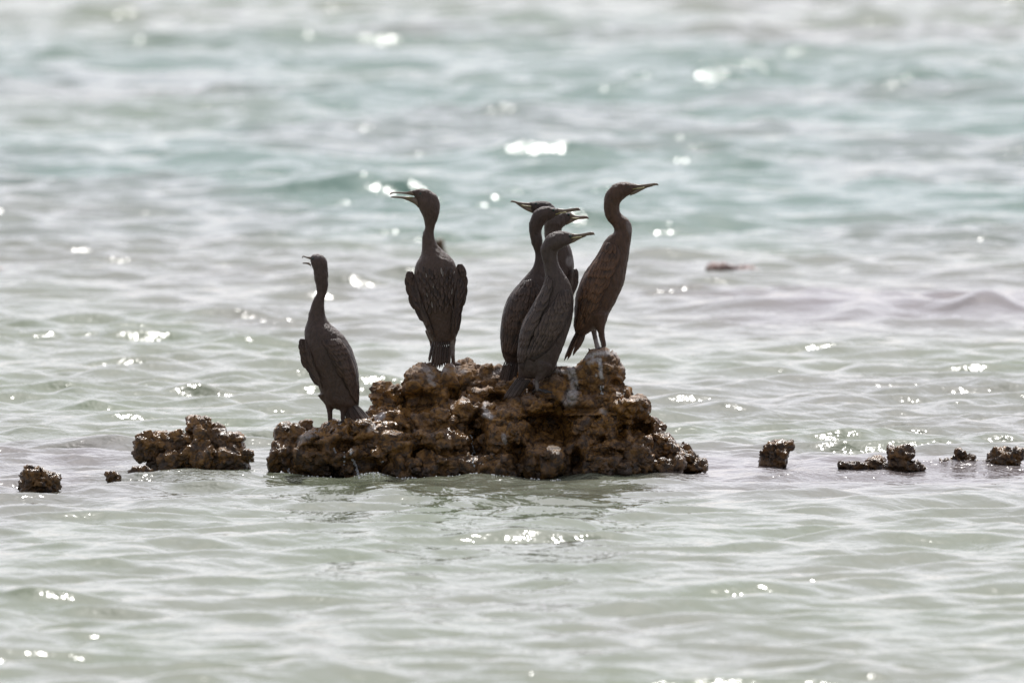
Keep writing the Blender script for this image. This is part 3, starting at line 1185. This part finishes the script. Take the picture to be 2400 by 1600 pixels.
# --- bird at the left, seen from behind, looking away to the left
b1 = conv(C1, [(480, 1350, 640, 1395), (405, 1292, 680, 1325), (366, 1190, 687, 1190), (336, 1100, 685, 1080), (286, 980, 660, 960),
               (258, 870, 622, 860), (251, 770, 572, 780), (254, 715, 520, 730), (272, 660, 455, 675), (283, 600, 422, 620),
               (300, 540, 413, 550), (325, 475, 412, 490), (347, 435, 425, 450), (345, 390, 438, 390), (330, 330, 442, 310),
               (322, 260, 440, 240), (310, 222, 437, 190), (300, 195, 425, 160), (297, 165, 395, 130), (300, 142, 350, 118),
               (304, 134, 322, 124)])
make_bird('dark brown cormorant on the low left ledge, back turned, head facing away with bill agape', b1, 0.02, 'brown',
          [('upper_mandible', conv(C1, [(302, 142, 302, 166), (275, 143, 276, 157), (248, 136, 247, 146), (234, 139, 238, 148), (231, 155, 236, 158)]), 0.6, BILL),
           ('lower_mandible', conv(C1, [(302, 200, 306, 238), (290, 190, 296, 215), (268, 189, 268, 203), (236, 191, 236, 201)]), 0.6, BILL)],
          [conv(C1, [(222, 797, 250, 797), (208, 840, 268, 826), (212, 890, 292, 880), (232, 970, 320, 950), (268, 1045, 352, 1040), (328, 1112, 392, 1130), (368, 1190, 422, 1210)]),
           conv(C1, [(390, 808, 540, 785), (422, 870, 606, 850), (470, 950, 648, 950), (520, 1030, 676, 1050), (570, 1110, 690, 1170), (612, 1190, 690, 1265), (652, 1300, 684, 1338)])],
          (conv(C1, [(560, 1330, 670, 1320)])[0][:2] and [C1(565, 1335), C1(672, 1325)],
           [C1(600, 1460), C1(620, 1468), C1(645, 1465), C1(668, 1455), C1(690, 1452), C1(712, 1450), C1(735, 1448), C1(756, 1446), C1(770, 1440)], -0.02, 3),
          [[C1(430, 1230) + (24, 0.0), C1(445, 1310) + (11, 0.0), C1(455, 1390) + (6.5, 0.0), C1(458, 1478) + (5.5, 0.0)],
           [C1(560, 1300) + (22, -0.02), C1(560, 1370) + (8, -0.03), C1(558, 1420) + (6, -0.03), C1(566, 1470) + (6, -0.03)]],
          [C1(460, 1478) + (0.0, toes(-0.2, 1), FOOT), C1(566, 1468) + (-0.03, toes(0.3, 1), FOOT)],
          eye=C1(318, 158) + (0.012,), head_y=0.015, bill_y=0.03, dusty_and_lit=[C1(345, 135) + (18, 8, 0.25)], seed=3)  # backlit crown painted paler

# --- bird seen from behind with gaping bill to the left
b2 = conv(C2, [(450, 1275, 585, 1262), (415, 1215, 612, 1215), (386, 1150, 625, 1150), (360, 1070, 640, 1060), (330, 1000, 648, 990),
               (312, 920, 652, 900), (300, 830, 648, 800), (297, 740, 635, 720), (300, 680, 617, 665), (318, 630, 590, 610),
               (345, 585, 530, 555), (353, 540, 485, 515), (355, 490, 462, 475), (358, 430, 450, 425), (375, 380, 450, 390),
               (376, 340, 462, 345), (364, 295, 480, 300), (345, 250, 492, 245), (328, 215, 494, 190), (318, 185, 470, 125),
               (308, 150, 400, 76), (292, 126, 330, 72), (272, 116, 272, 90)])
rm = random.Random(5)
mantle = []
for r in range(9):
    for q in range(7):
        fx = 318 + (q + 0.5 * (r % 2)) * 46 + rm.uniform(-8, 8)
        fy = 960 - r * 36 + rm.uniform(-9, 9)
        if fx > 622 - max(0, (700 - fy)) * 0.8:
            continue
        mx, my = C2(fx, fy)
        mantle.append((mx, my, rm.uniform(15, 24), (470 - fx) / 600 + rm.uniform(-0.15, 0.15)))
make_bird('dark brown cormorant seen from straight behind with shaggy mantle, gaping bill pointing left', b2, 0.20, 'brown',
          [('upper_mandible', conv(C2, [(275, 86, 300, 130), (240, 97, 250, 118), (190, 98, 195, 111), (145, 97, 148, 108), (120, 100, 124, 112), (110, 108, 117, 118), (111, 121, 115, 123)]), 0.65, BILL),
           ('lower_mandible', conv(C2, [(318, 140, 330, 222), (290, 136, 300, 192), (245, 133, 248, 165), (200, 131, 202, 149), (150, 130, 150, 144), (116, 134, 116, 142)]), 0.7, BILL)],
          [conv(C2, [(248, 704, 284, 704), (236, 740, 300, 738), (236, 800, 318, 800), (255, 880, 342, 880), (290, 950, 372, 960), (338, 1040, 402, 1050), (375, 1112, 432, 1120), (425, 1205, 464, 1205)]),
           conv(C2, [(630, 650, 664, 648), (620, 690, 690, 688), (632, 760, 694, 760), (626, 840, 692, 850), (612, 940, 672, 965), (592, 1040, 652, 1070), (580, 1130, 636, 1160), (574, 1215, 606, 1235)])],
          ([C2(440, 1240), C2(572, 1240)],
           [C2(410, 1400), C2(432, 1424), C2(452, 1432), C2(472, 1446), C2(490, 1450), C2(508, 1440), C2(526, 1430), C2(546, 1450), C2(562, 1428)], -0.03),
          [[C2(560, 1150) + (24, 0.05), C2(590, 1235) + (9, 0.05), C2(592, 1290) + (5.5, 0.05), C2(596, 1420) + (5.5, 0.05)],
           [C2(450, 1160) + (24, 0.05), C2(440, 1250) + (9, 0.05), C2(446, 1340) + (5.5, 0.05), C2(446, 1420) + (5.5, 0.05)]],
          [C2(596, 1420) + (0.05, toes(0.3, 1), FOOT_PALE), C2(446, 1420) + (0.05, toes(-0.3, 1), FOOT)],
          eye=C2(345, 112) + (0.016,), dusty_and_lit=[C2(596, 1290) + (10, 22, 0.9)], mantle=mantle,
          gape=[C2(238, 140) + (0.011,), C2(285, 140) + (0.016,)], seed=5)

# --- rearmost bird of the group, facing left
bi = conv(C3, [(390, 1230, 450, 1230), (375, 1150, 490, 1150), (362, 1050, 520, 1050), (352, 940, 545, 940), (352, 820, 570, 820),
               (365, 700, 572, 700), (385, 600, 545, 600), (410, 520, 520, 520)]) + \
     conv(CZ, [(1000, 1050, 1260, 1040), (985, 900, 1260, 880), (975, 780, 1275, 700), (965, 700, 1265, 560), (930, 620, 1230, 430),
               (880, 560, 1150, 310), (820, 530, 1030, 226), (740, 510, 900, 202), (690, 495, 760, 206), (655, 480, 640, 234), (640, 460, 612, 250)])
make_bird('rearmost cormorant of the tight group, only its head shows, bill pointing left', bi, 0.52, 'brown',
          [('upper_mandible', conv(CZ, [(680, 335, 640, 228), (600, 330, 600, 243), (500, 308, 500, 240), (400, 290, 400, 232), (300, 262, 300, 214), (220, 240, 225, 194), (180, 238, 180, 200), (160, 250, 164, 225)]), 0.75, BILL),
           ('lower_mandible', conv(CZ, [(670, 490, 680, 330), (560, 442, 580, 325), (470, 395, 490, 308), (380, 338, 390, 288), (290, 270, 300, 255)]), 0.7, BILL)],
          [conv(C3, [(400, 600, 470, 590), (370, 700, 480, 690), (360, 850, 470, 840), (370, 1000, 460, 1000), (385, 1120, 440, 1120)])],
          ([C3(390, 1210), C3(450, 1210)], [C3(400, 1300), C3(412, 1310), C3(425, 1312), C3(440, 1305), C3(452, 1296)], 0.0),
          [[C3(400, 1130) + (22, 0.0), C3(400, 1220) + (9, 0.0), C3(400, 1262) + (5.5, 0.0), C3(400, 1300) + (5.5, 0.0)],
           [C3(460, 1130) + (22, 0.0), C3(462, 1220) + (9, 0.0), C3(462, 1262) + (5.5, 0.0), C3(462, 1300) + (5.5, 0.0)]],
          [C3(400, 1300) + (0.0, toes(-1, -0.2), FOOT), C3(462, 1300) + (0.0, toes(-1, 0.2), FOOT)],
          eye=CZ(745, 275) + (0.012,), gape=[CZ(410, 302) + (0.009,), CZ(520, 325) + (0.012,), CZ(640, 336) + (0.014,)], seed=7)

# --- bird behind the front pair, facing right, shoulder showing at the right
bh = conv(C3, [(410, 1230, 470, 1230), (400, 1150, 505, 1150), (398, 1060, 535, 1050), (398, 950, 570, 930), (408, 830, 590, 820),
               (425, 720, 606, 720), (436, 620, 618, 600), (444, 540, 619, 530), (442, 470, 610, 470), (430, 410, 588, 405), (414, 368, 555, 360),
               (409, 335, 532, 325), (407, 300, 533, 292)]) + \
     conv(CZ, [(930, 780, 1340, 832), (935, 690, 1400, 785), (970, 600, 1425, 768), (1060, 520, 1445, 752), (1180, 470, 1470, 735),
               (1310, 445, 1500, 710), (1430, 440, 1525, 680), (1540, 468, 1545, 640)])
make_bird('cormorant behind the two front birds, lower of the two stacked bills pointing right', bh, 0.34, 'grey',
          [('upper_mandible', conv(CZ, [(1520, 455, 1500, 620), (1600, 518, 1590, 612), (1700, 543, 1700, 612), (1800, 548, 1800, 610), (1880, 545, 1880, 612), (1935, 562, 1930, 615), (1956, 600, 1952, 628)]), 0.75, BILL),
           ('lower_mandible', conv(CZ, [(1480, 590, 1440, 765), (1560, 600, 1540, 712), (1650, 604, 1650, 655), (1750, 606, 1750, 630), (1860, 608, 1860, 622)]), 0.7, BILL)],
          [conv(C3, [(590, 580, 640, 572), (580, 630, 652, 606), (575, 700, 646, 690), (570, 770, 614, 765), (560, 850, 596, 850)]),
           conv(C3, [(450, 640, 530, 620), (430, 740, 540, 740), (420, 860, 530, 870), (415, 1000, 500, 1010), (420, 1120, 470, 1120)])],
          ([C3(405, 1210), C3(465, 1210)], [C3(370, 1300), C3(385, 1310), C3(400, 1312), C3(415, 1305), C3(432, 1296)], 0.0),
          [[C3(425, 1130) + (22, 0.0), C3(425, 1220) + (9, 0.0), C3(425, 1270) + (5.5, 0.0), C3(425, 1310) + (5.5, 0.0)],
           [C3(470, 1120) + (22, 0.0), C3(478, 1220) + (9, 0.0), C3(478, 1270) + (5.5, 0.0), C3(478, 1310) + (5.5, 0.0)]],
          [C3(425, 1310) + (0.0, toes(1, -0.2), FOOT), C3(478, 1310) + (0.0, toes(1, 0.2), FOOT)],
          eye=CZ(1500, 520) + (0.014,), gape=[CZ(1560, 600) + (0.014,), CZ(1660, 606) + (0.011,), CZ(1740, 608) + (0.009,)],
          dusty_and_lit=[C3(585, 520) + (10, 14, 0.7), C3(635, 590) + (9, 6, 0.4)], seed=9)  # sunlit shoulder painted pale, and a pale breast patch

# --- left bird of the front pair
bg = conv(C3, [(140, 1245, 225, 1250), (109, 1170, 262, 1185), (98, 1090, 295, 1100), (96, 1020, 335, 1020), (105, 940, 372, 940),
               (120, 860, 412, 860), (150, 780, 440, 790), (200, 710, 455, 720), (260, 640, 452, 660), (310, 585, 436, 610),
               (334, 540, 420, 560), (343, 490, 405, 510), (337, 445, 395, 455)]) + \
     conv(CZ, [(648, 1200, 900, 1085), (603, 1000, 880, 960), (581, 830, 888, 850), (592, 700, 930, 765), (632, 570, 985, 705),
               (700, 448, 1050, 655), (790, 378, 1110, 625), (900, 336, 1160, 590), (1010, 327, 1220, 560), (1120, 350, 1260, 535), (1230, 376, 1300, 505)])
make_bird('left cormorant of the front pair, long curved neck, upper of the stacked right-pointing bills', bg, 0.16, 'brown',
          [('upper_mandible', conv(CZ, [(1230, 374, 1230, 480), (1320, 387, 1320, 470), (1420, 394, 1420, 462), (1520, 382, 1520, 452), (1620, 368, 1620, 440), (1700, 358, 1700, 430), (1742, 375, 1738, 424), (1762, 412, 1758, 434)]), 0.75, BILL),
           ('lower_mandible', conv(CZ, [(1220, 470, 1200, 560), (1320, 460, 1320, 498), (1420, 456, 1420, 476), (1540, 444, 1540, 456), (1640, 432, 1640, 440)]), 0.7, BILL)],
          [conv(C3, [(262, 655, 335, 640), (195, 722, 400, 735), (146, 800, 425, 830), (119, 870, 404, 900), (105, 950, 364, 970), (97, 1030, 315, 1050), (101, 1100, 262, 1120), (114, 1178, 205, 1200)])],
          ([C3(130, 1228), C3(225, 1235)],
           [C3(92, 1368), C3(104, 1380), C3(118, 1388), C3(132, 1384), C3(148, 1390), C3(164, 1386), C3(180, 1380), C3(196, 1370)], -0.02),
          [[C3(240, 1170) + (22, 0.0), C3(250, 1250) + (9, 0.0), C3(250, 1300) + (5.5, 0.0), C3(250, 1380) + (5.5, 0.0)],
           [C3(200, 1170) + (22, 0.06), C3(200, 1250) + (9, 0.06), C3(200, 1300) + (5.5, 0.06), C3(200, 1370) + (5.5, 0.06)]],
          [C3(250, 1380) + (0.0, toes(1, -0.2), FOOT), C3(200, 1370) + (0.06, toes(1, 0.2), FOOT)],
          eye=CZ(1150, 415) + (0.014,), gape=[CZ(1190, 515) + (0.011,), CZ(1300, 485) + (0.012,), CZ(1450, 462) + (0.010,)],
          far_wing=conv(C3, [(262, 655, 335, 640), (195, 722, 400, 735), (146, 800, 425, 830), (119, 870, 404, 900), (105, 950, 364, 970), (97, 1030, 315, 1050), (101, 1100, 262, 1120), (114, 1178, 205, 1200)]),
          seed=11)

# --- front bird of the pair
bf = conv(C3, [(228, 1345, 330, 1350), (223, 1260, 440, 1330), (226, 1150, 490, 1258), (233, 1060, 530, 1160), (251, 990, 570, 1050),
               (276, 920, 600, 960), (311, 850, 614, 880), (351, 780, 618, 800), (386, 720, 611, 740), (410, 650, 594, 680),
               (414, 600, 560, 620), (404, 540, 522, 560), (387, 475, 502, 500), (384, 425, 508, 445)]) + \
     conv(CZ, [(872, 1250, 1300, 1330), (920, 1132, 1410, 1262), (1000, 1012, 1500, 1212), (1120, 930, 1545, 1185), (1280, 889, 1575, 1152),
               (1430, 902, 1600, 1115), (1570, 948, 1640, 1075)])
FW = conv(C3, [(520, 730, 588, 718), (482, 800, 613, 778), (424, 880, 602, 880), (374, 960, 560, 980), (326, 1040, 500, 1075), (294, 1120, 430, 1155), (280, 1195, 335, 1225)])
make_bird('frontmost greyish cormorant with pale lit shoulder, bill closed and pointing right', bf, 0.0, 'grey',
          [('upper_mandible', conv(CZ, [(1560, 945, 1560, 1062), (1640, 962, 1640, 1050), (1740, 962, 1740, 1036), (1850, 946, 1850, 1018), (1950, 925, 1950, 1000), (2025, 914, 2030, 992), (2074, 932, 2070, 985), (2096, 968, 2092, 992)]), 0.75, BILL),
           ('lower_mandible', conv(CZ, [(1540, 1050, 1530, 1192), (1620, 1045, 1620, 1155), (1710, 1038, 1710, 1106), (1800, 1026, 1800, 1060), (1900, 1010, 1900, 1022)]), 0.7, BILL)],
          [conv(C3, [(430, 618, 470, 655), (392, 735, 455, 745), (306, 860, 405, 880), (252, 960, 345, 970), (230, 1060, 312, 1080), (223, 1160, 288, 1180), (226, 1262, 264, 1290)]), FW],
          ([C3(225, 1338), C3(318, 1350)],
           [C3(122, 1494), C3(136, 1492), C3(152, 1494), C3(166, 1488), C3(182, 1490), C3(198, 1482), C3(214, 1474), C3(230, 1462)], -0.03),
          [[C3(400, 1250) + (24, -0.03), C3(380, 1340) + (9, -0.04), C3(352, 1360) + (5.5, -0.04), C3(362, 1440) + (5, -0.04)],
           [C3(430, 1250) + (26, 0.03), C3(425, 1330) + (10, 0.04), C3(420, 1350) + (6, 0.04), C3(425, 1380) + (5.5, 0.04)]],
          [C3(362, 1440) + (-0.04, toes(1, -0.3), FOOT), C3(425, 1380) + (0.04, toes(1, 0.2), FOOT)],
          eye=CZ(1535, 1010) + (0.015,), gape=[CZ(1560, 1062) + (0.014,), CZ(1680, 1044) + (0.011,), CZ(1800, 1028) + (0.009,)],
          dusty_and_lit=[C3(570, 745) + (15, 9, 0.35), C3(355, 1400) + (8, 16, 0.4)],  # sunlit shoulder painted pale, then the dusty leg
          far_wing=FW, seed=13)

# --- rufous bird on the pillar at the right
br_ = conv(C4, [(160, 1258, 215, 1275), (150, 1200, 285, 1228), (149, 1120, 368, 1195), (151, 1040, 404, 1120), (162, 950, 450, 1040),
                (187, 870, 495, 950), (227, 780, 525, 880), (276, 710, 546, 790), (326, 640, 561, 700), (356, 580, 574, 620),
                (386, 530, 583, 550), (422, 495, 592, 490), (453, 478, 592, 440), (453, 450, 581, 400), (438, 415, 556, 365),
                (410, 390, 512, 332), (386, 345, 497, 300), (376, 290, 499, 262), (377, 225, 514, 230), (388, 178, 538, 208),
                (412, 143, 556, 198), (446, 108, 572, 188), (494, 89, 592, 176), (552, 87, 612, 164), (608, 99, 632, 150)])
RW = conv(C4, [(388, 545, 470, 560), (330, 655, 506, 640), (282, 722, 486, 728), (234, 790, 440, 806), (192, 885, 398, 905), (167, 980, 364, 1010), (155, 1080, 316, 1112), (152, 1170, 244, 1200), (156, 1240, 188, 1252)])
make_bird('rufous brown cormorant standing tall on the right pillar, bill closed and pointing right', br_, 0.08, 'rufous',
          [('upper_mandible', conv(C4, [(600, 97, 610, 143), (640, 106, 645, 136), (690, 104, 694, 128), (735, 98, 738, 120), (770, 94, 770, 114), (786, 98, 786, 113), (796, 108, 794, 116)]), 0.75, BILL),
           ('lower_mandible', conv(C4, [(600, 140, 575, 194), (630, 138, 622, 176), (665, 133, 665, 153), (705, 126, 708, 132), (750, 117, 752, 121)]), 0.7, BILL)],
          [RW],
          ([C4(160, 1240), C4(232, 1262)],
           [C4(74, 1456) + (0.0,), C4(84, 1440) + (0.0,), C4(98, 1450) + (0.004,), C4(112, 1410) + (0.0,), C4(140, 1418) + (0.004,), C4(152, 1398) + (0.0,), C4(166, 1380) + (0.0,), C4(178, 1360) + (0.0,)], 0.0),
          [[C4(335, 1110) + (26, -0.02), C4(350, 1200) + (11, -0.03), C4(362, 1270) + (7.5, -0.03), C4(378, 1355) + (6, -0.03)],
           [C4(285, 1120) + (24, 0.05), C4(298, 1210) + (8.5, 0.05), C4(312, 1290) + (6.0, 0.05), C4(338, 1385) + (6.5, 0.05)]],
          [C4(370, 1370) + (-0.03, toes(-0.25, -1), FOOT), C4(338, 1385) + (0.05, toes(0.3, -1), FOOT_PALE)],
          eye=C4(560, 127) + (0.015,), gape=[C4(590, 142) + (0.013,), C4(640, 137) + (0.0115,), C4(690, 128) + (0.009,)],
          dusty_and_lit=[C4(325, 1340) + (13, 26, 0.9), C4(300, 1250) + (8, 20, 0.35), C4(575, 420) + (10, 22, 0.3)],  # dusty far leg, and a pale patch on the breast
          far_wing=RW, seed=17)

# ------------------------------------------------------------------ water drops trickling down the wet rock
DV, DF = ico(2)
allv, allf = [], []
rd = random.Random(21)


def drop(px, py, y, r):
    c = at(px, py, y)
    o = len(allv) * len(DV)
    allv.append(DV * np.array([r, r, r * rd.uniform(1.0, 1.5)]) + c)
    allf.append(DF + o)


dg = bpy.context.evaluated_depsgraph_get()
dg.update()


def surface_y(px, py):
    d_ = Vector(ray(px, py)).normalized()
    hit, loc, *_ = SC.ray_cast(dg, Vector(CPOS), d_)
    return loc.y if hit else None


TRICKLES = [((784, 1050), (786, 1062), 4), ((824, 1056), (822, 1064), 3), ((826, 1076), (838, 1098), 12), ((836, 1098), (842, 1122), 14),
            ((806, 1058), (808, 1090), 4), ((896, 1080), (897, 1082), 2), ((1104, 1022), (1112, 1060), 8), ((1409, 905), (1412, 925), 5),
            ((1108, 1062), (1110, 1090), 6), ((676, 1098), (677, 1108), 4)]
for (ax, ay), (bx, by), n in TRICKLES:
    for i in range(n):
        f = i / max(1, n - 1)
        px, py = ax + (bx - ax) * f + rd.uniform(-2, 2), ay + (by - ay) * f + rd.uniform(-2, 2)
        y = surface_y(px, py)
        if y is None or abs(y) > 1.0:
            continue
        drop(px, py, y - 0.003, rd.uniform(0.0022, 0.0045))
if allv:
    me = mesh_from('water_drops', np.vstack(allv), np.vstack(allf), DROP.m)
    o = link('water_drops', me)
    o['kind'] = 'stuff'
    o['label'] = 'bright drops trickling down the wet rock face'
    o['category'] = 'water drops'

# ------------------------------------------------------------------ white beads standing for foam and sun sparkle where the water laps
def water_z(x, y):
    i = int(np.clip(np.searchsorted(DIST, y + CAM_D), 1, nr - 1))
    j = int(np.clip(np.searchsorted(SX, x * 62.0 / max(y + CAM_D, 25.0)), 1, nc - 1))
    return float(Z[i * nc + j])


FV, FF = ico(2)
fv, ff_ = [], []


def foam_sparkle(px0, px1, py, n, spread, rmin=0.0011, rmax=0.0034):
    y0 = water_y(py)
    for _ in range(n):
        px = rd.uniform(px0, px1)
        cx, cy = at(px, py, y0)[0], y0 + rd.gauss(0, spread)
        for _k in range(rd.randint(2, 9)):
            x, y = cx + rd.gauss(0, 0.016), cy + rd.gauss(0, 0.03)
            q = rd.uniform(rmin, rmax)
            o = len(fv) * len(FV)
            fv.append(FV * np.array([q, q, q * 0.8]) + np.array([x, y, water_z(x, y) + q * 0.35]))
            ff_.append(FF + o)


for args in ((650, 830, 1116, 16, 0.04), (830, 1130, 1120, 34, 0.04), (1130, 1330, 1122, 10, 0.03), (1480, 1580, 1112, 8, 0.03)):
    foam_sparkle(*args)
SPARKLE_FOAM = plain('sparkle_foam', (0.72, 0.74, 0.75), 0.12, 0.05)
o = link('foam_sparkle', mesh_from('foam_sparkle', np.vstack(fv), np.vstack(ff_), SPARKLE_FOAM))
o['kind'] = 'stuff'
o['label'] = 'white beads for foam and sun sparkle along the foot of the rocks'
o['category'] = 'foam_sparkle'
